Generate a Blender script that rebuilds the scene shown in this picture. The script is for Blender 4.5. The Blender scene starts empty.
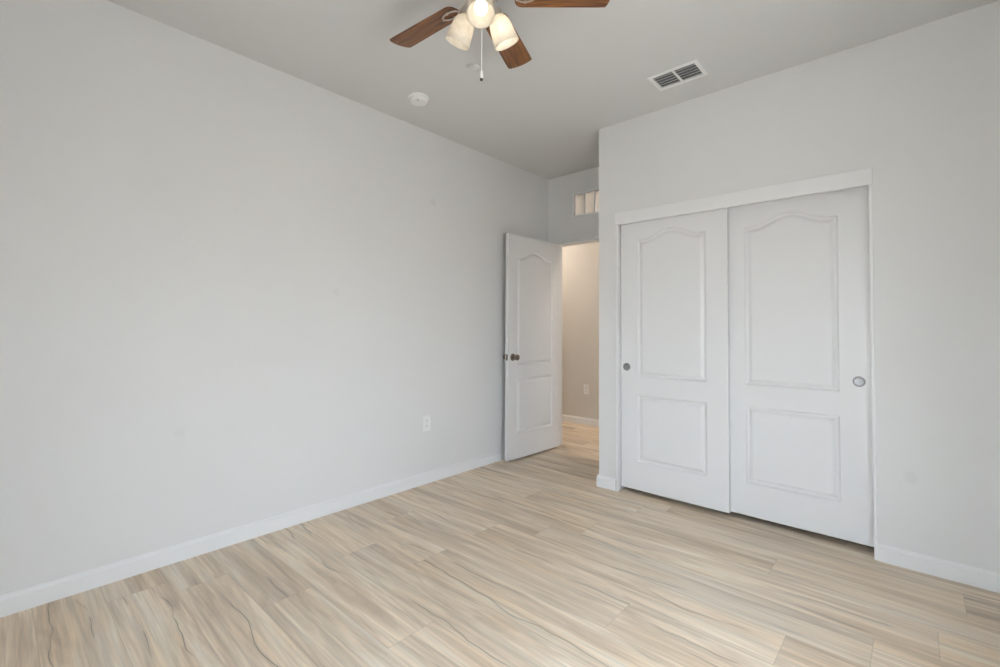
import bpy, bmesh, math, random
from mathutils import Vector, Matrix
random.seed(11)
S = bpy.context.scene
C = bpy.context.collection
PI = math.pi

# ------------------------------------------------------------------ camera
cam_data = bpy.data.cameras.new('camera')
cam = bpy.data.objects.new('camera', cam_data)
C.objects.link(cam)
S.camera = cam
cam_data.sensor_width = 36.0
cam_data.lens = 460.386 / 1000 * 36.0
cam_data.shift_y = -0.01688
cam_data.clip_start = 0.02
YAW, PIT, ROL = 0.7361, 0.0242, 0.0046
fw = Vector((-math.sin(YAW) * math.cos(PIT), math.cos(YAW) * math.cos(PIT), math.sin(PIT)))
rt = Vector((math.cos(YAW), math.sin(YAW), 0))
up = rt.cross(fw)
r2 = rt * math.cos(ROL) + up * math.sin(ROL)
u2 = up * math.cos(ROL) - rt * math.sin(ROL)
m = Matrix((r2, u2, -fw)).transposed().to_4x4()
m.translation = (2.824, 0.0, 1.2019)
cam.matrix_world = m

# ------------------------------------------------------------------ world, daylight, exposure
W = bpy.data.worlds.new('world')
S.world = W
W.use_nodes = True
bgn = W.node_tree.nodes['Background']
SKY = 24.9
def world_nodes():
    """overcast sky above a darker ground"""
    nt = W.node_tree
    tc = nt.nodes.new('ShaderNodeTexCoord'); sp = nt.nodes.new('ShaderNodeSeparateXYZ'); cr = nt.nodes.new('ShaderNodeValToRGB')
    mr = nt.nodes.new('ShaderNodeMapRange'); mr.inputs[1].default_value = -1; mr.inputs[2].default_value = 1
    e = cr.color_ramp.elements
    e[0].position = 0.446; e[0].color = (0.555, 0.54, 0.52, 1)
    e[1].position = 0.56; e[1].color = (0.80, 0.89, 1.0, 1)
    nt.links.new(tc.outputs['Generated'], sp.inputs[0]); nt.links.new(sp.outputs[2], mr.inputs[0])
    nt.links.new(mr.outputs[0], cr.inputs[0]); nt.links.new(cr.outputs[0], bgn.inputs[0])
    bgn.inputs[1].default_value = SKY
world_nodes()
S.view_settings.view_transform = 'Standard'
S.view_settings.look = 'None'
S.view_settings.gamma = 1.0
S.view_settings.use_curve_mapping = False
S.view_settings.exposure = 0.0

def portal(name, loc, rot, sx, sy):
    l = bpy.data.lights.new(name, 'AREA')
    l.shape = 'RECTANGLE'; l.size = sx; l.size_y = sy
    l.cycles.is_portal = True
    o = bpy.data.objects.new(name, l); C.objects.link(o)
    o.location = loc; o.rotation_euler = rot
    return o

# room dimensions (metres)
H = 2.743                 # ceiling
YB, XR = -0.56, 3.30      # rear wall, right wall
D, D2, X1 = 3.1305, 3.8556, 1.0141   # closet wall, alcove end wall, closet corner
HY = 5.0                  # far wall of the hall
WX0, WX1, WZ0, WZ1 = 2.50, 3.05, 0.35, 1.82     # window in the rear wall
VY0, VY1 = 0.83, 1.42     # unseen window added in the right wall for fill, same heights
portal('fill_portal_right', (XR + 0.07, (VY0 + VY1) / 2, (WZ0 + WZ1) / 2), (PI / 2, 0, PI / 2), VY1 - VY0, WZ1 - WZ0)
portal('daylight_portal', ((WX0 + WX1) / 2, YB - 0.10, (WZ0 + WZ1) / 2), (PI / 2, 0, PI), WX1 - WX0, WZ1 - WZ0)

# ------------------------------------------------------------------ helpers
def principled(name):
    mt = bpy.data.materials.new(name); mt.use_nodes = True
    nt = mt.node_tree
    return mt, nt, nt.nodes['Principled BSDF']

def nd(nt, t, **kw):
    n = nt.nodes.new(t)
    for k, v in kw.items(): setattr(n, k, v)
    return n

def math_n(nt, op, a, b=None, clamp=False):
    n = nd(nt, 'ShaderNodeMath', operation=op, use_clamp=clamp)
    for i, v in enumerate((a, b)):
        if v is None: continue
        if isinstance(v, (int, float)): n.inputs[i].default_value = v
        else: nt.links.new(v, n.inputs[i])
    return n.outputs[0]

def mix_col(nt, blend, fac, a, b):
    n = nd(nt, 'ShaderNodeMix', data_type='RGBA', blend_type=blend)
    for sock, v in ((n.inputs[0], fac), (n.inputs[6], a), (n.inputs[7], b)):
        if isinstance(v, (int, float)): sock.default_value = v
        elif isinstance(v, tuple): sock.default_value = v
        else: nt.links.new(v, sock)
    return n.outputs[2]

def plain(name, col, rough=0.5, metal=0.0, bump=0.0, bscale=200.0, spec=0.5, var=0.0):
    mt, nt, b = principled(name)
    b.inputs['Base Color'].default_value = (*col, 1)
    b.inputs['Roughness'].default_value = rough
    b.inputs['Metallic'].default_value = metal
    b.inputs['Specular IOR Level'].default_value = spec
    tc = nd(nt, 'ShaderNodeTexCoord')
    if var:
        n = nd(nt, 'ShaderNodeTexNoise'); n.inputs['Scale'].default_value = 3.0; n.inputs['Detail'].default_value = 3
        nt.links.new(tc.outputs['Object'], n.inputs['Vector'])
        lo = tuple(c * (1 - var) for c in col) + (1,); hi = tuple(min(1, c * (1 + var)) for c in col) + (1,)
        nt.links.new(mix_col(nt, 'MIX', n.outputs['Fac'], lo, hi), b.inputs['Base Color'])
    if bump:
        n = nd(nt, 'ShaderNodeTexNoise'); n.inputs['Scale'].default_value = bscale; n.inputs['Detail'].default_value = 2
        nt.links.new(tc.outputs['Object'], n.inputs['Vector'])
        bp = nd(nt, 'ShaderNodeBump'); bp.inputs['Strength'].default_value = bump; bp.inputs['Distance'].default_value = 0.002
        nt.links.new(n.outputs['Fac'], bp.inputs['Height'])
        nt.links.new(bp.outputs[0], b.inputs['Normal'])
    return mt

def wall_paint(name, col, spots=()):
    """matt wall paint with a faint orange-peel and touch-up patches at given places"""
    mt = plain(name, col, 0.75, bump=0.10, bscale=140, spec=0.25, var=0.012)
    if not spots: return mt
    nt = mt.node_tree; b = nt.nodes['Principled BSDF']
    src = b.inputs['Base Color'].links[0].from_socket
    tc = nd(nt, 'ShaderNodeTexCoord')
    nz = nd(nt, 'ShaderNodeTexNoise'); nz.inputs['Scale'].default_value = 30
    nt.links.new(tc.outputs['Object'], nz.inputs['Vector'])
    tot = None
    for (p, r, a) in spots:
        d = nd(nt, 'ShaderNodeVectorMath', operation='DISTANCE')
        nt.links.new(tc.outputs['Object'], d.inputs[0]); d.inputs[1].default_value = p
        dd = math_n(nt, 'ADD', d.outputs['Value'], math_n(nt, 'MULTIPLY', math_n(nt, 'SUBTRACT', nz.outputs['Fac'], 0.5), r * 0.9))
        mr = nd(nt, 'ShaderNodeMapRange'); mr.inputs[1].default_value = r * 0.6; mr.inputs[2].default_value = r * 1.1
        mr.inputs[3].default_value = a; mr.inputs[4].default_value = 0
        nt.links.new(dd, mr.inputs[0])
        tot = mr.outputs[0] if tot is None else math_n(nt, 'MAXIMUM', tot, mr.outputs[0])
    dark = tuple(c * 0.80 for c in col) + (1,)
    nt.links.new(mix_col(nt, 'MIX', tot, src, dark), b.inputs['Base Color'])
    return mt

def new_bm(): return bmesh.new()

def add_box(bm, x0, x1, y0, y1, z0, z1):
    vs = [bm.verts.new((x, y, z)) for z in (z0, z1) for y in (y0, y1) for x in (x0, x1)]
    for f in ((0, 2, 3, 1), (4, 5, 7, 6), (0, 1, 5, 4), (2, 6, 7, 3), (0, 4, 6, 2), (1, 3, 7, 5)):
        bm.faces.new([vs[i] for i in f])
    return vs

def add_lathe(bm, prof, M=None, seg=40, cap0=True, cap1=True):
    """prof: (r, z) pairs revolved about local z, then moved by M"""
    M = M or Matrix.Identity(4)
    rings = []
    for r, z in prof:
        rings.append([bm.verts.new(M @ Vector((r * math.cos(2 * PI * k / seg), r * math.sin(2 * PI * k / seg), z))) for k in range(seg)])
    for a, b in zip(rings, rings[1:]):
        for k in range(seg):
            bm.faces.new((a[k], a[(k + 1) % seg], b[(k + 1) % seg], b[k]))
    if cap0: bm.faces.new(list(reversed(rings[0])))
    if cap1: bm.faces.new(rings[-1])

def add_tube(bm, pts, r, seg=10, closed=False):
    pts = [Vector(p) for p in pts]; n = len(pts); rings = []
    rad = r if isinstance(r, (list, tuple)) else [r] * n
    prev = None
    for i, p in enumerate(pts):
        if closed: t = pts[(i + 1) % n] - pts[i - 1]
        else: t = pts[min(i + 1, n - 1)] - pts[max(i - 1, 0)]
        t.normalize()
        ref = prev if prev is not None else (Vector((0, 0, 1)) if abs(t.z) < 0.9 else Vector((1, 0, 0)))
        a = (ref - t * ref.dot(t)).normalized(); b = t.cross(a); prev = a
        rings.append([bm.verts.new(p + (a * math.cos(2 * PI * k / seg) + b * math.sin(2 * PI * k / seg)) * rad[i]) for k in range(seg)])
    for i in range(n if closed else n - 1):
        A, B = rings[i], rings[(i + 1) % n]
        for k in range(seg):
            bm.faces.new((A[k], A[(k + 1) % seg], B[(k + 1) % seg], B[k]))
    if not closed:
        bm.faces.new(list(reversed(rings[0]))); bm.faces.new(rings[-1])

def obj(name, bm, mat, parent=None, smooth=False, bevel=0.0, segs=2):
    bmesh.ops.recalc_face_normals(bm, faces=bm.faces[:])
    me = bpy.data.meshes.new(name)
    bm.to_mesh(me); bm.free()
    me.materials.append(mat)
    if smooth:
        for p in me.polygons: p.use_smooth = True
        me.set_sharp_from_angle(angle=math.radians(40))
    o = bpy.data.objects.new(name, me); C.objects.link(o)
    if bevel:
        md = o.modifiers.new('bevel', 'BEVEL'); md.width = bevel; md.segments = segs
        md.limit_method = 'ANGLE'; md.angle_limit = math.radians(50)
    if parent: o.parent = parent
    return o

def tag(o, label, cat, group=None, kind=None):
    o['label'] = label; o['category'] = cat
    if group: o['group'] = group
    if kind: o['kind'] = kind
    return o

def struct(o, label=None, cat=None):
    o['kind'] = 'structure'
    if label: o['label'] = label
    if cat: o['category'] = cat
    return o

def thing(name, label, cat, loc=(0, 0, 0), rotz=0.0, group=None, kind=None):
    o = bpy.data.objects.new(name, None); C.objects.link(o)
    o.location = loc; o.rotation_euler = (0, 0, rotz); o.empty_display_size = 0.1
    return tag(o, label, cat, group, kind)

# ------------------------------------------------------------------ materials
WALL = (0.765, 0.762, 0.756)
M_left = wall_paint('wall_paint_left', WALL, [((0, 2.322, 2.193), 0.030, 0.30), ((0, 1.513, 1.432), 0.026, 0.16),
                                             ((0, 0.664, 0.652), 0.028, 0.20)])
M_wall = wall_paint('wall_paint', WALL)
M_closetwall = wall_paint('wall_paint_closet', WALL, [((2.791, D, 0.454), 0.034, 0.26)])
M_hall = wall_paint('wall_paint_hall', (0.70, 0.67, 0.63))
M_ceil = wall_paint('ceiling_paint', (0.70, 0.697, 0.69))
M_trim = plain('white_trim_paint', (0.83, 0.83, 0.83), 0.42, bump=0.03, bscale=60)
M_metal = plain('brushed_nickel', (0.62, 0.58, 0.53), 0.28, 1.0)
M_chrome = plain('satin_chrome', (0.34, 0.34, 0.35), 0.42, 1.0)
M_plastic = plain('white_plastic', (0.86, 0.86, 0.85), 0.4)
M_vent = plain('vent_enamel', (0.87, 0.87, 0.86), 0.45)
M_knob = plain('antique_nickel', (0.33, 0.29, 0.25), 0.24, 1.0)
M_dark = plain('dark_gap', (0.02, 0.02, 0.02), 0.9)
M_duct = plain('duct_grey', (0.17, 0.17, 0.175), 0.8)
M_led = plain('indicator_dark', (0.10, 0.09, 0.09), 0.3)

def door_paint():
    """white enamel over pressed wood grain"""
    mt, nt, b = principled('white_door_enamel')
    b.inputs['Base Color'].default_value = (0.79, 0.79, 0.795, 1)
    b.inputs['Roughness'].default_value = 0.36
    tc = nd(nt, 'ShaderNodeTexCoord'); mp = nd(nt, 'ShaderNodeMapping')
    mp.inputs['Scale'].default_value = (70, 70, 3.0)
    n = nd(nt, 'ShaderNodeTexNoise'); n.inputs['Scale'].default_value = 1.0; n.inputs['Detail'].default_value = 3; n.inputs['Distortion'].default_value = 0.6
    nt.links.new(tc.outputs['Object'], mp.inputs[0]); nt.links.new(mp.outputs[0], n.inputs['Vector'])
    bp = nd(nt, 'ShaderNodeBump'); bp.inputs['Strength'].default_value = 0.16; bp.inputs['Distance'].default_value = 0.001
    nt.links.new(n.outputs['Fac'], bp.inputs['Height']); nt.links.new(bp.outputs[0], b.inputs['Normal'])
    return mt
M_door = door_paint()

def blade_wood():
    mt, nt, b = principled('walnut_blade')
    tc = nd(nt, 'ShaderNodeTexCoord'); mp = nd(nt, 'ShaderNodeMapping')
    mp.inputs['Scale'].default_value = (5, 60, 60)
    n = nd(nt, 'ShaderNodeTexNoise'); n.inputs['Scale'].default_value = 1.0; n.inputs['Detail'].default_value = 4; n.inputs['Distortion'].default_value = 1.0
    nt.links.new(tc.outputs['Object'], mp.inputs[0]); nt.links.new(mp.outputs[0], n.inputs['Vector'])
    cr = nd(nt, 'ShaderNodeValToRGB')
    cr.color_ramp.elements[0].position = 0.3; cr.color_ramp.elements[0].color = (0.085, 0.032, 0.013, 1)
    cr.color_ramp.elements[1].position = 0.75; cr.color_ramp.elements[1].color = (0.34, 0.14, 0.048, 1)
    nt.links.new(n.outputs['Fac'], cr.inputs[0]); nt.links.new(cr.outputs[0], b.inputs['Base Color'])
    b.inputs['Roughness'].default_value = 0.4
    return mt
M_blade = blade_wood()

def frosted():
    """alabaster glass shade: scatters the bulb behind it"""
    mt = bpy.data.materials.new('alabaster_glass'); mt.use_nodes = True
    nt = mt.node_tree; nt.nodes.clear()
    out = nd(nt, 'ShaderNodeOutputMaterial')
    tc = nd(nt, 'ShaderNodeTexCoord')
    n = nd(nt, 'ShaderNodeTexNoise'); n.inputs['Scale'].default_value = 60; n.inputs['Detail'].default_value = 4
    nt.links.new(tc.outputs['Object'], n.inputs['Vector'])
    col = mix_col(nt, 'MIX', n.outputs['Fac'], (0.66, 0.62, 0.54, 1), (0.93, 0.91, 0.86, 1))
    tr = nd(nt, 'ShaderNodeBsdfTranslucent'); df = nd(nt, 'ShaderNodeBsdfDiffuse'); tp = nd(nt, 'ShaderNodeBsdfTransparent')
    gl = nd(nt, 'ShaderNodeBsdfGlossy'); gl.inputs['Roughness'].default_value = 0.25
    nt.links.new(col, tr.inputs[0]); nt.links.new(col, df.inputs[0])
    m1 = nd(nt, 'ShaderNodeMixShader'); m1.inputs[0].default_value = 0.45
    nt.links.new(tr.outputs[0], m1.inputs[1]); nt.links.new(df.outputs[0], m1.inputs[2])
    m2 = nd(nt, 'ShaderNodeMixShader'); m2.inputs[0].default_value = 0.12
    nt.links.new(m1.outputs[0], m2.inputs[1]); nt.links.new(tp.outputs[0], m2.inputs[2])
    m3 = nd(nt, 'ShaderNodeMixShader'); m3.inputs[0].default_value = 0.05
    nt.links.new(m2.outputs[0], m3.inputs[1]); nt.links.new(gl.outputs[0], m3.inputs[2])
    nt.links.new(m3.outputs[0], out.inputs[0])
    return mt
M_shade = frosted()

def emis(name, col, s):
    mt = bpy.data.materials.new(name); mt.use_nodes = True
    nt = mt.node_tree; nt.nodes.clear()
    out = nd(nt, 'ShaderNodeOutputMaterial'); e = nd(nt, 'ShaderNodeEmission')
    e.inputs[0].default_value = (*col, 1); e.inputs[1].default_value = s
    nt.links.new(e.outputs[0], out.inputs[0])
    return mt
M_bulb = emis('warm_bulb', (1.0, 0.85, 0.68), 8.5)
M_bulb_dim = emis('warm_bulb_dim', (1.0, 0.85, 0.68), 4.6)

def pane_glass():
    mt = bpy.data.materials.new('window_glass'); mt.use_nodes = True
    nt = mt.node_tree; nt.nodes.clear()
    out = nd(nt, 'ShaderNodeOutputMaterial')
    tp = nd(nt, 'ShaderNodeBsdfTransparent'); tp.inputs[0].default_value = (0.96, 0.97, 0.97, 1)
    gl = nd(nt, 'ShaderNodeBsdfGlossy'); gl.inputs['Roughness'].default_value = 0.02
    mx = nd(nt, 'ShaderNodeMixShader'); mx.inputs[0].default_value = 0.06
    nt.links.new(tp.outputs[0], mx.inputs[1]); nt.links.new(gl.outputs[0], mx.inputs[2]); nt.links.new(mx.outputs[0], out.inputs[0])
    return mt
M_glass = pane_glass()

def frosted_pane():
    mt = bpy.data.materials.new('obscured_glass'); mt.use_nodes = True
    nt = mt.node_tree; nt.nodes.clear()
    out = nd(nt, 'ShaderNodeOutputMaterial')
    tr = nd(nt, 'ShaderNodeBsdfTranslucent'); tr.inputs[0].default_value = (0.93, 0.93, 0.92, 1)
    tp = nd(nt, 'ShaderNodeBsdfTransparent')
    mx = nd(nt, 'ShaderNodeMixShader'); mx.inputs[0].default_value = 0.25
    nt.links.new(tr.outputs[0], mx.inputs[1]); nt.links.new(tp.outputs[0], mx.inputs[2]); nt.links.new(mx.outputs[0], out.inputs[0])
    return mt
M_frost = frosted_pane()

PW, PL = 0.22, 1.52       # plank width and length
def floor_mat():
    mt, nt, b = principled('vinyl_plank_floor')
    L = nt.links.new
    uv = nd(nt, 'ShaderNodeUVMap', uv_map='plank')
    at = nd(nt, 'ShaderNodeAttribute', attribute_name='tone')
    sp = nd(nt, 'ShaderNodeSeparateXYZ'); L(at.outputs['Color'], sp.inputs[0])
    off = nd(nt, 'ShaderNodeVectorMath', operation='MULTIPLY'); L(at.outputs['Color'], off.inputs[0]); off.inputs[1].default_value = (37, 53, 19)
    vec = nd(nt, 'ShaderNodeVectorMath', operation='ADD'); L(uv.outputs[0], vec.inputs[0]); L(off.outputs[0], vec.inputs[1])
    def noise(sx, sy, detail, dist, rough=0.5):
        s = nd(nt, 'ShaderNodeVectorMath', operation='MULTIPLY'); L(vec.outputs[0], s.inputs[0]); s.inputs[1].default_value = (sx, sy, 1)
        n = nd(nt, 'ShaderNodeTexNoise'); n.inputs['Scale'].default_value = 1; n.inputs['Detail'].default_value = detail
        n.inputs['Distortion'].default_value = dist; n.inputs['Roughness'].default_value = rough
        L(s.outputs[0], n.inputs['Vector'])
        return n.outputs['Fac']
    n1 = noise(0.75, 8.0, 6, 1.4, 0.62)
    cr = nd(nt, 'ShaderNodeValToRGB'); e = cr.color_ramp.elements
    e[0].position = 0.28; e[0].color = (0.55, 0.43, 0.315, 1)
    e[1].position = 0.72; e[1].color = (0.84, 0.77, 0.66, 1)
    for p, c in ((0.38, (0.63, 0.50, 0.37, 1)), (0.46, (0.71, 0.575, 0.435, 1)), (0.54, (0.78, 0.65, 0.50, 1)), (0.62, (0.82, 0.71, 0.575, 1))):
        k = e.new(p); k.color = c
    L(n1, cr.inputs[0])
    col = cr.outputs[0]
    n2 = noise(3.0, 95.0, 3, 0.3)
    g = nd(nt, 'ShaderNodeMapRange'); g.inputs[1].default_value = 0.25; g.inputs[2].default_value = 0.75; g.inputs[3].default_value = 0.85; g.inputs[4].default_value = 1.10
    L(n2, g.inputs[0])
    gc = nd(nt, 'ShaderNodeCombineColor'); [L(g.outputs[0], gc.inputs[i]) for i in range(3)]
    col = mix_col(nt, 'MULTIPLY', 1.0, col, gc.outputs[0])
    n5 = noise(1.6, 32.0, 3, 1.0)
    g5 = nd(nt, 'ShaderNodeMapRange'); g5.inputs[1].default_value = 0.32; g5.inputs[2].default_value = 0.62; g5.inputs[3].default_value = 0.83; g5.inputs[4].default_value = 1.04
    L(n5, g5.inputs[0])
    c5 = nd(nt, 'ShaderNodeCombineColor'); [L(g5.outputs[0], c5.inputs[i]) for i in range(3)]
    col = mix_col(nt, 'MULTIPLY', 1.0, col, c5.outputs[0])
    # plank to plank tone: lighter, darker, greyer
    t = nd(nt, 'ShaderNodeMapRange'); t.inputs[3].default_value = 0.99; t.inputs[4].default_value = 1.17; L(sp.outputs[0], t.inputs[0])
    tcx = nd(nt, 'ShaderNodeCombineColor'); [L(t.outputs[0], tcx.inputs[i]) for i in range(3)]
    col = mix_col(nt, 'MULTIPLY', 1.0, col, tcx.outputs[0])
    col = mix_col(nt, 'MIX', math_n(nt, 'MULTIPLY', sp.outputs[1], 0.22), col, (0.60, 0.54, 0.475, 1))
    # patches of yellower wood
    n6 = noise(1.3, 5.0, 2, 0.4)
    y6 = nd(nt, 'ShaderNodeMapRange'); y6.inputs[1].default_value = 0.48; y6.inputs[2].default_value = 0.68; y6.inputs[4].default_value = 0.40; L(n6, y6.inputs[0])
    col = mix_col(nt, 'MULTIPLY', y6.outputs[0], col, (0.97, 0.87, 0.72, 1))
    # dark drying cracks: broken lines that wander along the board
    s3 = nd(nt, 'ShaderNodeSeparateXYZ'); L(uv.outputs[0], s3.inputs[0])
    for (rs, lo, hi, sl, fx, fy, cut, wd) in ((2, 0.03, 0.19, 0.10, 1.7, 0.9, 0.53, 0.0026), (0, 0.19, 0.02, -0.08, 2.3, 0.7, 0.56, 0.0018)):
        ctr = nd(nt, 'ShaderNodeMapRange'); ctr.inputs[3].default_value = lo; ctr.inputs[4].default_value = hi; L(sp.outputs[rs], ctr.inputs[0])
        wob = math_n(nt, 'MULTIPLY', math_n(nt, 'SUBTRACT', noise(2.0 + 0.4 * rs, 0.4, 2, 0.0, 0.5), 0.5), 0.13)
        slope = math_n(nt, 'MULTIPLY', math_n(nt, 'SUBTRACT', s3.outputs[0], 0.76), math_n(nt, 'MULTIPLY', math_n(nt, 'SUBTRACT', sp.outputs[1], 0.35), sl))
        dist = math_n(nt, 'ABSOLUTE', math_n(nt, 'SUBTRACT', s3.outputs[1], math_n(nt, 'ADD', ctr.outputs[0], math_n(nt, 'ADD', wob, slope))))
        ln = nd(nt, 'ShaderNodeMapRange'); ln.inputs[1].default_value = wd * 0.3; ln.inputs[2].default_value = wd; ln.inputs[3].default_value = 1; ln.inputs[4].default_value = 0
        L(dist, ln.inputs[0])
        hz = nd(nt, 'ShaderNodeMapRange'); hz.inputs[1].default_value = 0.0; hz.inputs[2].default_value = 0.014; hz.inputs[3].default_value = 0.22; hz.inputs[4].default_value = 0
        L(dist, hz.inputs[0])
        mk = nd(nt, 'ShaderNodeMapRange'); mk.inputs[1].default_value = cut; mk.inputs[2].default_value = cut + 0.06; L(noise(fx, fy, 2, 0.0), mk.inputs[0])
        crack = math_n(nt, 'MULTIPLY', math_n(nt, 'MAXIMUM', ln.outputs[0], hz.outputs[0]), math_n(nt, 'MULTIPLY', mk.outputs[0], 0.75))
        col = mix_col(nt, 'MIX', crack, col, (0.17, 0.13, 0.095, 1))
    # seams
    s2 = nd(nt, 'ShaderNodeSeparateXYZ'); L(uv.outputs[0], s2.inputs[0])
    dmin = math_n(nt, 'MINIMUM', math_n(nt, 'MINIMUM', s2.outputs[0], math_n(nt, 'SUBTRACT', PL, s2.outputs[0])),
                  math_n(nt, 'MINIMUM', s2.outputs[1], math_n(nt, 'SUBTRACT', PW, s2.outputs[1])))
    sm = nd(nt, 'ShaderNodeMapRange'); sm.inputs[1].default_value = 0.0008; sm.inputs[2].default_value = 0.0028; sm.inputs[3].default_value = 0.24; sm.inputs[4].default_value = 0
    L(dmin, sm.inputs[0])
    col = mix_col(nt, 'MIX', sm.outputs[0], col, (0.24, 0.19, 0.14, 1))
    L(col, b.inputs['Base Color'])
    b.inputs['Roughness'].default_value = 0.42
    b.inputs['Specular IOR Level'].default_value = 0.45
    bp = nd(nt, 'ShaderNodeBump'); bp.inputs['Strength'].default_value = 0.12; bp.inputs['Distance'].default_value = 0.001
    L(n2, bp.inputs['Height']); L(bp.outputs[0], b.inputs['Normal'])
    return mt
M_floor = floor_mat()

# ------------------------------------------------------------------ setting: floor
FX0, FX1, FY0, FY1 = -2.1, XR, YB, HY
ends = {-1: 0.36, 0: 2.427, 1: 2.684, 2: 2.870, 3: 2.267, -2: 0.917, -3: 0.577}   # known board ends per row
bm = new_bm()
uvl = bm.loops.layers.uv.new('plank'); cl = bm.loops.layers.float_color.new('tone')
Y0 = 1.90
for row in range(-13, 16):
    y0 = Y0 + row * PW; y1 = y0 + PW
    if y1 <= FY0 or y0 >= FY1: continue
    x = ends.get(row, random.uniform(0, PL)); x -= math.ceil((x - FX0) / PL) * PL
    while x < FX1:
        c = (random.random(), random.random(), random.random(), 1)
        a0, a1 = max(x, FX0), min(x + PL, FX1); b0, b1 = max(y0, FY0), min(y1, FY1)
        if a1 - a0 > 1e-5 and b1 - b0 > 1e-5:
            f = bm.faces.new([bm.verts.new(p) for p in ((a0, b0, 0), (a1, b0, 0), (a1, b1, 0), (a0, b1, 0))])
            for l in f.loops:
                l[uvl].uv = (l.vert.co.x - x, l.vert.co.y - y0); l[cl] = c
        x += PL
bmesh.ops.remove_doubles(bm, verts=bm.verts[:], dist=1e-5)
struct(obj('floor', bm, M_floor), 'beige wood plank floor with grey brown streaks', 'floor')

# ceiling
bm = new_bm(); add_box(bm, -2.2, XR + 0.12, YB - 0.15, HY + 0.12, H, H + 0.12)
struct(obj('ceiling', bm, M_ceil), 'flat pale grey white ceiling', 'ceiling')

# walls
T = 0.115
bm = new_bm(); add_box(bm, -T, 0, YB - 0.15, D2 + T, 0, H)
struct(obj('wall_left', bm, M_left), 'long blank pale grey wall with small touch-up spots', 'wall')
bm = new_bm()
add_box(bm, XR, XR + T, YB - 0.15, VY0, 0, H); add_box(bm, XR, XR + T, VY1, HY + T, 0, H)
add_box(bm, XR, XR + T, VY0, VY1, 0, WZ0); add_box(bm, XR, XR + T, VY0, VY1, WZ1, H)
struct(obj('wall_right', bm, M_wall), 'plain pale wall right of the camera', 'wall')
bm = new_bm()
add_box(bm, 0, WX0, YB - 0.15, YB, 0, H); add_box(bm, WX1, XR, YB - 0.15, YB, 0, H)
add_box(bm, WX0, WX1, YB - 0.15, YB, 0, WZ0); add_box(bm, WX0, WX1, YB - 0.15, YB, WZ1, H)
struct(obj('wall_rear', bm, M_wall), 'plain pale wall holding the daylight window', 'wall')
OX0, OX1, OZ = 1.160, 2.656, 2.055        # closet opening (rough)
bm = new_bm()
add_box(bm, X1, OX0, D, D + T, 0, H); add_box(bm, OX1, XR, D, D + T, 0, H); add_box(bm, OX0, OX1, D, D + T, OZ, H)
add_box(bm, X1, X1 + 0.09, D + T, D2 + T, 0, H)                 # return wall beside the alcove
add_box(bm, X1 + 0.09, XR, D2, D2 + T, 0, H)                    # back of the closet
struct(obj('wall_closet', bm, M_closetwall), 'pale wall around the sliding closet doors', 'wall')
DX0, DX1, DZ = 0.084, 0.888, 2.062        # entry door opening
TX0, TX1, TZ0, TZ1 = 0.292, 0.772, 2.297, 2.543  # transom opening
bm = new_bm()
add_box(bm, 0, DX0, D2, D2 + T, 0, DZ); add_box(bm, DX1, X1, D2, D2 + T, 0, DZ)
add_box(bm, 0, X1, D2, D2 + T, DZ, TZ0); add_box(bm, 0, X1, D2, D2 + T, TZ1, H)
add_box(bm, 0, TX0, D2, D2 + T, TZ0, TZ1); add_box(bm, TX1, X1, D2, D2 + T, TZ0, TZ1)
struct(obj('wall_alcove', bm, M_wall), 'short pale wall over and beside the doorway', 'wall')
bm = new_bm(); add_box(bm, -2.2, XR, HY, HY + T, 0, H); add_box(bm, -2.2, -2.1, D2, HY, 0, H); add_box(bm, -2.1, -T, D2, D2 + T, 0, H)
struct(obj('wall_hall', bm, M_hall), 'warm lit hallway wall seen through the doorway', 'wall')

# baseboards: profile with a rounded top lip, swept along straight runs
BH, BT = 0.086, 0.014
def baseboard(name, runs, label):
    bm = new_bm()
    prof = [(0, 0), (BT, 0), (BT, BH - 0.017), (BT * 0.72, BH - 0.013), (BT * 0.34, BH - 0.004), (BT * 0.30, BH), (0, BH)]
    for (p, q, n) in runs:
        p, q, n = Vector(p), Vector(q), Vector(n)
        A = [bm.verts.new((p.x + n.x * d, p.y + n.y * d, z)) for d, z in prof]
        B = [bm.verts.new((q.x + n.x * d, q.y + n.y * d, z)) for d, z in prof]
        for k in range(len(prof)):
            j = (k + 1) % len(prof); bm.faces.new((A[k], A[j], B[j], B[k]))
        bm.faces.new(list(reversed(A))); bm.faces.new(B)
    return struct(obj(name, bm, M_trim), label, 'baseboard')
baseboard('baseboard_left', [((0, YB), (0, D2), (1, 0))], 'long white baseboard along the blank left wall')
baseboard('baseboard_closet', [((X1 - BT, D), (OX0 - 0.004, D), (0, -1)), ((X1, D), (X1, D2), (-1, 0))], 'short white baseboard at the corner left of the closet')
baseboard('baseboard_right', [((OX1 + 0.001, D), (XR, D), (0, -1)), ((XR, D - BT), (XR, YB), (-1, 0))], 'white baseboard right of the closet')
baseboard('baseboard_rear', [((BT, YB), (XR - BT, YB), (0, 1))], 'white baseboard under the window')
baseboard('baseboard_hall', [((-2.1, HY), (XR, HY), (0, -1))], 'white baseboard in the hallway')

# closet trim: jamb boards and header valance
bm = new_bm(); add_box(bm, OX0, 1.1765, D - 0.011, D + T, 0, 1.9735)
struct(obj('trim_1', bm, M_trim, bevel=0.0015), 'white left jamb of the closet opening', 'trim')
bm = new_bm(); add_box(bm, 2.6425, OX1, D - 0.006, D + T, 0, 1.9735)
struct(obj('trim_2', bm, M_trim, bevel=0.0015), 'white right jamb of the closet opening', 'trim')
bm = new_bm(); add_box(bm, 1.156, 2.658, D - 0.012, D + 0.012, 1.9735, 2.0628)
struct(obj('trim_3', bm, M_trim, bevel=0.002), 'white header board over the closet doors', 'trim')
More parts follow.
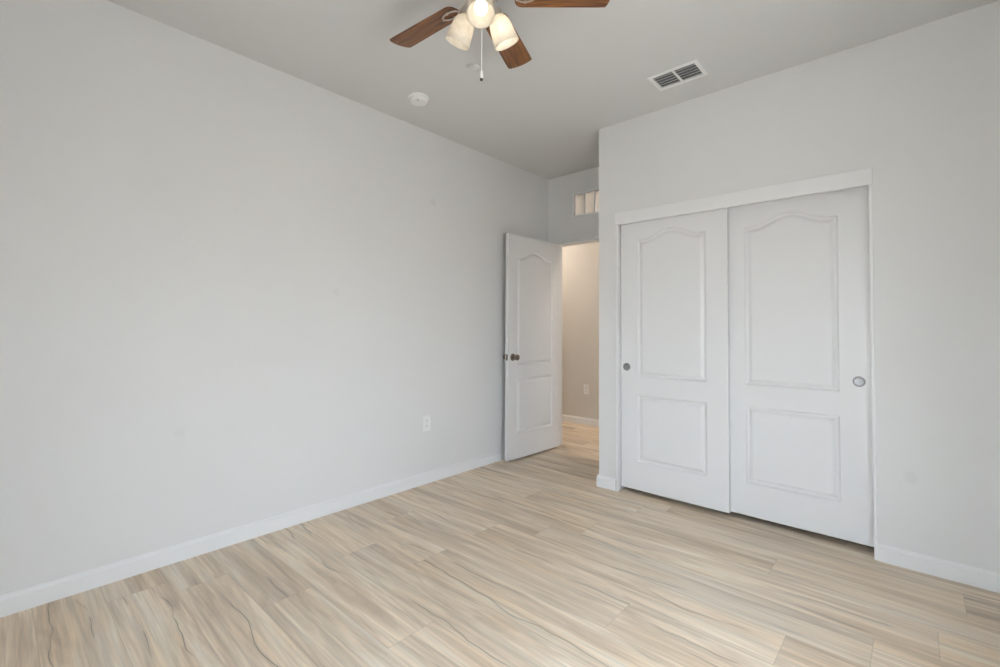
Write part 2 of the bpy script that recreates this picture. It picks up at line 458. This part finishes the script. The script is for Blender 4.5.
# door casing of the entry
bm = new_bm()
CW = 0.068
add_box(bm, DX0 - CW, DX0 - 0.004, D2 - 0.012, D2, 0, DZ + CW); add_box(bm, DX1 + 0.004, DX1 + CW, D2 - 0.012, D2, 0, DZ + CW)
add_box(bm, DX0 - 0.004, DX1 + 0.004, D2 - 0.012, D2, DZ + 0.002, DZ + CW)
struct(obj('trim_4', bm, M_wall, bevel=0.003), 'painted casing around the open doorway', 'trim')
bm = new_bm()
add_box(bm, DX0, DX0 + 0.016, D2, D2 + T, 0, DZ); add_box(bm, DX1 - 0.016, DX1, D2, D2 + T, 0, DZ); add_box(bm, DX0 + 0.016, DX1 - 0.016, D2, D2 + T, DZ - 0.016, DZ)
add_box(bm, DX0 + 0.016, DX0 + 0.027, D2 + 0.042, D2 + 0.075, 0, DZ - 0.016); add_box(bm, DX1 - 0.027, DX1 - 0.016, D2 + 0.042, D2 + 0.075, 0, DZ - 0.016)
struct(obj('trim_5', bm, M_trim, bevel=0.0015), 'white jamb lining of the open doorway', 'trim')

# transom window over the doorway
win = struct(thing('window_1', 'small white framed transom window above the doorway', 'window', (0, D2, 0)))
fr = 0.022
bm = new_bm()
add_box(bm, TX0, TX1, -0.006, 0.112, TZ0, TZ0 + fr); add_box(bm, TX0, TX1, -0.006, 0.112, TZ1 - fr, TZ1)
add_box(bm, TX0, TX0 + fr, -0.006, 0.112, TZ0 + fr, TZ1 - fr); add_box(bm, TX1 - fr, TX1, -0.006, 0.112, TZ0 + fr, TZ1 - fr)
obj('window_frame', bm, M_trim, win, bevel=0.003)
for k in range(1, 4):
    xm = TX0 + fr + (TX1 - TX0 - 2 * fr) * k / 4
    bm = new_bm(); add_box(bm, xm - 0.007, xm + 0.007, 0.008, 0.050, TZ0 + fr, TZ1 - fr)
    obj('muntin', bm, M_trim, win, bevel=0.002)
bm = new_bm(); add_box(bm, TX0 + fr, TX1 - fr, 0.027, 0.031, TZ0 + fr, TZ1 - fr)
obj('pane', bm, M_frost, win)

# daylight window in the rear wall (behind the camera)
def day_window(name, label, loc, rotz, a0, a1):
    """local x along the wall, local -y to the outside"""
    win = struct(thing(name, label, 'window', loc, rotz))
    bm = new_bm(); f2 = 0.045; zm = (WZ0 + WZ1) / 2
    add_box(bm, a0, a1, -0.10, -0.05, WZ0, WZ0 + f2); add_box(bm, a0, a1, -0.10, -0.05, WZ1 - f2, WZ1)
    add_box(bm, a0, a0 + f2, -0.10, -0.05, WZ0 + f2, WZ1 - f2); add_box(bm, a1 - f2, a1, -0.10, -0.05, WZ0 + f2, WZ1 - f2)
    add_box(bm, a0 + f2, a1 - f2, -0.10, -0.05, zm - 0.02, zm + 0.02)
    obj('window_frame', bm, M_trim, win, bevel=0.004)
    bm = new_bm(); add_box(bm, a0 - 0.03, a1 + 0.03, -0.05, 0.05, WZ0 - 0.025, WZ0)
    obj('window_sill', bm, M_trim, win, bevel=0.004)
    bm = new_bm(); add_box(bm, a0 + f2, a1 - f2, -0.078, -0.073, WZ0 + f2, WZ1 - f2)
    obj('pane', bm, M_glass, win)
day_window('window_2', 'white framed daylight window in the rear wall', (0, YB, 0), 0, WX0, WX1)
day_window('fill_window_3', 'white framed window added in the right wall for fill light', (XR, 0, 0), PI / 2, VY0, VY1)  # unseen window, added to brighten the left wall and the alcove

# ------------------------------------------------------------------ panelled doors
def sstep(t): return t * t * (3 - 2 * t)
def panel_loop(cx, hw, z0, zs, rise, ins, n=36):
    """closed outline (x, z) of a panel; the top edge swells into a cathedral arch when rise > 0"""
    h = hw - ins
    pts = [(cx - h, z0 + ins), (cx + h, z0 + ins)]
    if rise <= 0:
        return pts + [(cx + h, zs - ins), (cx - h, zs - ins)]
    for k in range(n + 1):
        s = 1 - 2 * k / n
        a = min(1.0, abs(s) / 0.88)
        pts.append((cx + h * s, zs - ins + rise * (1 - sstep(a))))
    return pts
PROF = [(0.0, 0.0), (0.0035, 0.0060), (0.009, 0.0115), (0.017, 0.0130), (0.021, 0.0115), (0.034, 0.0030), (0.040, 0.0016)]
def panel_door(name, label, cat, Wd, Hd, Td, panels, both=False):
    """local frame: x along the width 0..Wd, y = 0 is the shown face looking to -y, z up from the bottom edge"""
    bm = new_bm()
    def face(yf, sgn):
        edges = []
        def loop(pts):
            vs = [bm.verts.new((x, yf, z)) for x, z in pts]
            for a, b in zip(vs, vs[1:] + vs[:1]): edges.append(bm.edges.new((a, b)))
            return vs
        rim = loop([(0, 0), (Wd, 0), (Wd, Hd), (0, Hd)])
        for p in panels: loop(panel_loop(*p, 0.0))
        bmesh.ops.triangle_fill(bm, edges=edges, use_beauty=True, use_dissolve=False)
        return rim
    A = face(0.0, 1)
    if both: B = face(Td, -1)
    else:
        B = [bm.verts.new((x, Td, z)) for x, z in ((0, 0), (Wd, 0), (Wd, Hd), (0, Hd))]; bm.faces.new(B)
    for k in range(4): bm.faces.new((A[k], A[(k + 1) % 4], B[(k + 1) % 4], B[k]))
    root = obj(name, bm, M_door)
    struct(root, label, cat)
    for i, p in enumerate(panels):
        bm = new_bm()
        for yf, sg in (((0.0, 1), (Td, -1)) if both else ((0.0, 1),)):
            prev = None
            for ins, dep in PROF:
                vs = [bm.verts.new((x, yf + dep * sg, z)) for x, z in panel_loop(*p, ins)]
                if prev:
                    for k in range(len(vs)):
                        j = (k + 1) % len(vs); bm.faces.new((prev[k], prev[j], vs[j], vs[k]))
                prev = vs
            bm.faces.new(prev)
        pm = obj('arched_panel' if p[4] > 0 else 'lower_panel', bm, M_door, root)
        pm['label'] = 'raised upper panel with an arched top' if p[4] > 0 else 'raised square lower panel'
    return root

# open entry door
ang = math.atan2(3.845 - 3.092, 0.148 - 0.124)          # direction from the free edge to the hinge
d1 = panel_door('door_1', 'white two panel door standing open against the left wall', 'door', 0.756, 2.03, 0.036,
                [(0.378, 0.262, 0.225, 0.722, 0.0), (0.378, 0.262, 0.84, 1.840, 0.060)], both=True)
# local x from free edge (0) to hinge; shown face (-y local) looks to +x world
d1.location = (0.124, 3.092, 0.020); d1.rotation_euler = (0, 0, ang)
def knob_parts(parent, x, z, y0, s, name='door_knob'):
    Mx = Matrix.Translation((x, y0, z)) @ Matrix.Rotation(s * PI / 2, 4, 'X')
    bm = new_bm()
    add_lathe(bm, [(0.012, 0.004), (0.011, 0.030), (0.018, 0.036), (0.0255, 0.044), (0.0275, 0.053), (0.025, 0.061), (0.016, 0.066), (0.004, 0.067)], Mx, 32)
    k = obj(name, bm, M_knob, parent, smooth=True); k['label'] = 'round nickel door knob'
    bm = new_bm(); add_lathe(bm, [(0.033, 0.0002), (0.033, 0.003), (0.029, 0.008), (0.013, 0.010)], Mx, 32)
    obj('rosette', bm, M_knob, k, smooth=True)
knob_parts(d1, 0.060, 0.918, 0.0, 1)
knob_parts(d1, 0.060, 0.918, 0.036, -1)
bm = new_bm(); add_box(bm, -0.0012, 0.0, 0.006, 0.030, 0.890, 0.946); add_box(bm, -0.008, -0.0012, 0.012, 0.024, 0.910, 0.926)
o = obj('latch_plate', bm, M_knob, d1); o['label'] = 'nickel latch plate'
for z in (0.20, 1.0, 1.82):
    bm = new_bm(); add_lathe(bm, [(0.007, -0.045), (0.007, 0.045)], Matrix.Translation((0.760, 0.041, z)), 16)
    add_box(bm, 0.7562, 0.7572, 0.0, 0.030, z - 0.045, z + 0.045)
    o = obj('hinge', bm, M_metal, d1, smooth=True); o['label'] = 'nickel hinge'

# sliding closet doors
def pull(parent, x, z):
    Mx = Matrix.Translation((x, 0, z)) @ Matrix.Rotation(PI / 2, 4, 'X')
    bm = new_bm()
    add_lathe(bm, [(0.0285, 0.0003), (0.0285, 0.0022), (0.0265, 0.0030), (0.0235, 0.0024), (0.0220, 0.0010), (0.0200, 0.0006), (0.001, 0.0006)], Mx, 40)
    o = obj('finger_pull', bm, M_chrome, parent, smooth=True); o['label'] = 'round satin chrome finger pull'
CH, CB = 1.985, 0.034
cp = lambda c: [(c, 0.240, 0.236 - CB, 0.717 - CB, 0.0), (c, 0.240, 0.850 - CB, 1.848 - CB, 0.060)]
d2 = panel_door('door_2', 'left white sliding closet door, the one in front', 'door', 0.744, CH, 0.034, cp(0.371))
d2.location = (1.1825, D + 0.030, CB); pull(d2, 0.046, 0.918 - CB)
d3 = panel_door('door_3', 'right white sliding closet door, the one set behind', 'door', 0.757, CH, 0.034, cp(0.374))
d3.location = (1.8835, D + 0.072, CB); pull(d3, 0.757 - 0.056, 0.916 - CB)
bm = new_bm(); add_box(bm, 1.1765, 2.6425, D + 0.020, D + 0.112, CB + CH + 0.006, OZ)
struct(obj('trim_6', bm, M_trim), 'sliding door track behind the header board', 'trim')

# ------------------------------------------------------------------ ceiling vent
v = thing('ceiling_vent', 'white rectangular air vent with dark slots on the ceiling near the closet', 'vent', (1.763, 2.771, H))
VX, VY, FL = 0.149, 0.100, 0.024
bm = new_bm()
add_box(bm, -VX, VX, -VY, -VY + FL, -0.009, 0); add_box(bm, -VX, VX, VY - FL, VY, -0.009, 0)
add_box(bm, -VX, -VX + FL, -VY + FL, VY - FL, -0.009, 0); add_box(bm, VX - FL, VX, -VY + FL, VY - FL, -0.009, 0)
add_box(bm, -0.007, 0.007, -VY + FL, VY - FL, -0.009, 0)
obj('frame', bm, M_vent, v, bevel=0.003)
bm = new_bm(); add_box(bm, -VX + FL, VX - FL, -VY + FL, VY - FL, -0.0012, -0.0002)
obj('backing', bm, M_duct, v)
for s in (-1, 1):
    for k in range(5):
        yc = -VY + FL + (k + 0.55) * (2 * VY - 2 * FL) / 5
        xa, xb = (0.007, VX - FL) if s > 0 else (-VX + FL, -0.007)
        bm = new_bm()
        Mx = Matrix.Translation((0, yc, -0.0055)) @ Matrix.Rotation(math.radians(38), 4, 'X')
        vs = add_box(bm, xa, xb, -0.0068, 0.0068, -0.0006, 0.0006)
        for q in vs: q.co = Mx @ q.co
        obj('slat', bm, M_vent, v)

# ------------------------------------------------------------------ smoke detector and cover plate
sd = thing('smoke_detector', 'round white domed smoke detector on the ceiling below the fan', 'smoke detector', (0.365, 1.890, H))
bm = new_bm(); add_lathe(bm, [(0.070, 0), (0.070, -0.006), (0.067, -0.010), (0.001, -0.010)], None, 48)
obj('base', bm, M_plastic, sd, smooth=True)
bm = new_bm(); add_lathe(bm, [(0.059, -0.010), (0.060, -0.014), (0.060, -0.026), (0.055, -0.033), (0.040, -0.037), (0.001, -0.038)], None, 48)
obj('cover', bm, M_plastic, sd, smooth=True)
bm = new_bm(); add_lathe(bm, [(0.005, -0.0455), (0.005, -0.0475), (0.001, -0.048)], Matrix.Translation((0.028, -0.028, 0.010)), 16)
obj('indicator', bm, M_led, sd, smooth=True)
cpn = thing('cover_plate', 'flat round white sprinkler cover plate on the ceiling beside the pull chain', 'cover plate', (0.893, 1.881, H))
bm = new_bm(); add_lathe(bm, [(0.041, 0), (0.041, -0.004), (0.039, -0.006), (0.035, -0.006)], None, 40, cap1=False); add_lathe(bm, [(0.035, -0.006), (0.034, -0.0035), (0.031, -0.0035)], None, 40, cap0=False, cap1=False)
obj('rim', bm, M_ceil, cpn, smooth=True)
bm = new_bm(); add_lathe(bm, [(0.031, -0.0033), (0.031, -0.0068), (0.029, -0.0075), (0.001, -0.0078)], None, 40)
obj('cap', bm, M_ceil, cpn, smooth=True)

# ------------------------------------------------------------------ wall outlets
def outlet(label, loc, rotz):
    """plate faces local -y"""
    t = thing('wall_outlet', label, 'outlet', loc, rotz, 'duplex wall outlets')
    bm = new_bm(); add_box(bm, -0.0375, 0.0375, -0.006, 0, -0.060, 0.060)
    obj('cover_plate', bm, M_plastic, t, bevel=0.003)
    for s in (-1, 1):
        bm = new_bm()
        prof = []
        for k in range(24):
            a = 2 * PI * k / 24
            prof.append((0.0165 * math.cos(a), max(-0.0135, min(0.0135, 0.0185 * math.sin(a)))))
        A = [bm.verts.new((x, -0.006, s * 0.021 + z)) for x, z in prof]; B = [bm.verts.new((x, -0.0085, s * 0.021 + z)) for x, z in prof]
        for k in range(24): bm.faces.new((A[k], A[(k + 1) % 24], B[(k + 1) % 24], B[k]))
        bm.faces.new(B)
        r = obj('receptacle', bm, M_plastic, t)
        bm = new_bm()
        for x in (-0.0065, 0.0065): add_box(bm, x - 0.0011, x + 0.0011, -0.0089, -0.0085, s * 0.021 - 0.002, s * 0.021 + 0.007)
        add_box(bm, -0.0022, 0.0022, -0.0089, -0.0085, s * 0.021 - 0.010, s * 0.021 - 0.006)
        obj('slot', bm, M_dark, r)
    bm = new_bm(); add_lathe(bm, [(0.003, 0.006), (0.003, 0.0068), (0.001, 0.007)], Matrix.Rotation(PI / 2, 4, 'X'), 12)
    obj('screw', bm, M_metal, t)
    return t
outlet('white outlet low on the long left wall', (0, 2.275, 0.461), PI / 2)
outlet('white outlet on the hallway wall seen through the doorway', (-0.245, HY, 0.438), 0)

# ------------------------------------------------------------------ ceiling fan
FXc, FYc, FZ = 1.529, 1.310, 2.55        # axis and blade plane
fan = thing('ceiling_fan', 'ceiling fan with walnut brown blades and three lit glass shades', 'ceiling fan', (FXc, FYc, FZ))
bm = new_bm(); add_lathe(bm, [(0.072, H - FZ), (0.074, H - FZ - 0.012), (0.070, H - FZ - 0.040), (0.045, H - FZ - 0.058), (0.030, H - FZ - 0.066)], None, 48)
obj('canopy', bm, M_metal, fan, smooth=True)
bm = new_bm(); add_lathe(bm, [(0.030, 0.130), (0.080, 0.118), (0.100, 0.095), (0.104, 0.060), (0.098, 0.030), (0.075, 0.014), (0.050, 0.008)], None, 48)
obj('motor_housing', bm, M_metal, fan, smooth=True)
bm = new_bm(); add_lathe(bm, [(0.050, 0.008), (0.055, -0.005), (0.055, -0.035), (0.048, -0.050), (0.042, -0.056), (0.042, -0.078), (0.030, -0.092), (0.012, -0.100), (0.008, -0.110), (0.002, -0.113)], None, 40)
obj('switch_housing', bm, M_metal, fan, smooth=True)
BR, BW = 0.523, 0.128
TH0 = 3.210
def blade_bm():
    """blade along local x, face down, tilted about its own axis"""
    bm = new_bm(); r0 = 0.132
    out = []
    wr, wt = BW * 0.43, BW * 0.5
    for k in range(9):                                            # rounded root
        a = PI / 2 + PI * k / 8
        out.append((r0 + 0.030 + 0.030 * math.cos(a), wr * math.copysign(abs(math.sin(a)) ** 0.55, math.sin(a)) if abs(math.sin(a)) > 1e-6 else 0.0))
    n = 10
    tip = []
    for k in range(n + 1):                                        # slightly bowed tip, corners eased
        s = -1 + 2 * k / n
        x = BR - 0.012 * s * s + 0.002
        w = wt
        if abs(s) > 0.99: x -= 0.004
        tip.append((x, s * w))
    out = out + [(BR - 0.05, -wt)] + tip + [(BR - 0.05, wt)]
    th = 0.0055
    A = [bm.verts.new((x, y, -th / 2)) for x, y in out]; B = [bm.verts.new((x, y, th / 2)) for x, y in out]
    bm.faces.new(list(reversed(A))); bm.faces.new(B)
    for k in range(len(out)):
        j = (k + 1) % len(out); bm.faces.new((A[k], A[j], B[j], B[k]))
    return bm
def iron_bm():
    """bracket: arm from the motor to an open oval loop screwed under the blade root"""
    bm = new_bm()
    add_tube(bm, [(0.060, 0, 0.014), (0.088, 0, 0.004), (0.112, 0, -0.005), (0.134, 0, -0.0085)], [0.010, 0.008, 0.006, 0.005], 12)
    loop = [(0.176 + 0.043 * math.cos(2 * PI * k / 28), 0.025 * math.sin(2 * PI * k / 28), -0.0065) for k in range(28)]
    add_tube(bm, loop, 0.0038, 8, closed=True)
    for x, y in ((0.176, 0.025), (0.176, -0.025), (0.219, 0)):
        add_lathe(bm, [(0.0055, -0.003), (0.0055, -0.0105), (0.003, -0.012)], Matrix.Translation((x, y, 0)), 12)
    return bm
first_b = first_i = None
for k in range(5):
    if first_b is None:
        b = obj('blade', blade_bm(), M_blade, fan, bevel=0.0015); i = obj('blade_iron', iron_bm(), M_metal, b, smooth=True)
        i['label'] = 'nickel blade bracket'
        first_b, first_i = b, i
    else:
        b = first_b.copy(); C.objects.link(b); i = first_i.copy(); C.objects.link(i); i.parent = b; b.parent = fan
    b.rotation_euler = (-0.2, 0, TH0 - k * 2 * PI / 5)
    b.rotation_mode = 'XYZ'
# light kit
SH = [(0.023, 0.0), (0.0275, 0.004), (0.036, 0.012), (0.0425, 0.026), (0.0465, 0.045), (0.0490, 0.070), (0.0515, 0.092), (0.0537, 0.112)]
MR, MZ, TILT, SL = 0.121, -0.160, math.radians(26.5), 0.112
for k in range(3):
    az = math.radians(-47 + 120 * k)
    dirn = Vector((math.cos(az), math.sin(az), 0))
    axis = dirn * math.sin(TILT) - Vector((0, 0, 1)) * math.cos(TILT)
    mouth = dirn * MR + Vector((0, 0, MZ)); neck = mouth - axis * SL
    Mx = Matrix.Translation(neck) @ axis.to_track_quat('Z', 'Y').to_matrix().to_4x4()
    bm = new_bm()
    prof = SH + [(r - 0.0028, z) for r, z in reversed(SH)]
    add_lathe(bm, prof, Mx, 48, cap0=False, cap1=False)
    sh = obj('lamp_shade', bm, M_shade, fan, smooth=True); sh['label'] = 'bell shaped alabaster glass shade, lit'
    bm = new_bm()
    add_lathe(bm, [(0.011, 0.006), (0.012, 0.022), (0.018, 0.038), (0.0245, 0.054), (0.0265, 0.066), (0.0240, 0.080), (0.015, 0.090), (0.004, 0.0935)], Mx, 28)
    bl = obj('bulb', bm, M_bulb if k == 1 else M_bulb_dim, sh, smooth=True); bl['label'] = 'glowing bulb'
    bm = new_bm(); add_lathe(bm, [(0.012, -0.030), (0.024, -0.026), (0.027, -0.012), (0.027, -0.001), (0.020, 0.002), (0.013, 0.012)], Mx, 32)
    obj('socket_cup', bm, M_metal, sh, smooth=True)
    st = neck - axis * 0.024
    bm = new_bm(); add_tube(bm, [dirn * 0.036 + Vector((0, 0, -0.058)), dirn * 0.050 + Vector((0, 0, -0.046)), dirn * 0.060 + Vector((0, 0, -0.040)), st + dirn * -0.004 + Vector((0, 0, 0.004)), st], 0.008, 10)
    obj('lamp_arm', bm, M_metal, fan, smooth=True)
# pull chain, hanging from the switch housing towards the camera
cdir = Vector((math.cos(math.radians(-47)), math.sin(math.radians(-47)), 0))
cp0 = Vector((0.007, -0.006, -0.100))
bm = new_bm()
zc = -0.104; zend = -0.312
n = 60
add_tube(bm, [(cp0.x, cp0.y, -0.104 + (zend + 0.104) * k / n) for k in range(n + 1)], [0.0016 if k % 2 else 0.0024 for k in range(n + 1)], 8)
ch = obj('pull_chain', bm, M_plastic, fan, smooth=True)
ch['label'] = 'thin beaded pull chain'
bm = new_bm(); add_lathe(bm, [(0.0015, 0.002), (0.004, -0.004), (0.0062, -0.018), (0.0060, -0.026), (0.0025, -0.031)], Matrix.Translation((cp0.x, cp0.y, zend)), 20)
obj('fob', bm, M_plastic, ch, smooth=True)
bm = new_bm(); add_lathe(bm, [(0.0025, -0.031), (0.0065, -0.034), (0.0062, -0.040), (0.002, -0.043)], Matrix.Translation((cp0.x, cp0.y, zend)), 20)
obj('fob_tip', bm, M_led, ch, smooth=True)

# ------------------------------------------------------------------ hallway lamp (out of sight, lights the hall)
M_hall_glow = emis('hall_lamp_glow', (1.0, 0.87, 0.74), 62.0)
for hx, lab in ((-1.05, 'round flush lamp on the hallway ceiling left of the doorway'), (1.62, 'round flush lamp added on the hallway ceiling to light the transom')):  # right-hand lamp is added to brighten the transom pane and open door
    hl = thing('hall_ceiling_light', lab, 'ceiling light', (hx, 4.45, H), 0, 'hallway ceiling lamps')
    bm = new_bm(); add_lathe(bm, [(0.16, 0), (0.165, -0.012), (0.155, -0.022), (0.150, -0.022)], None, 48)
    obj('lamp_base', bm, M_metal, hl, smooth=True)
    bm = new_bm(); add_lathe(bm, [(0.150, -0.023), (0.146, -0.045), (0.12, -0.068), (0.07, -0.082), (0.002, -0.087)], None, 48)
    obj('diffuser', bm, M_hall_glow, hl, smooth=True)
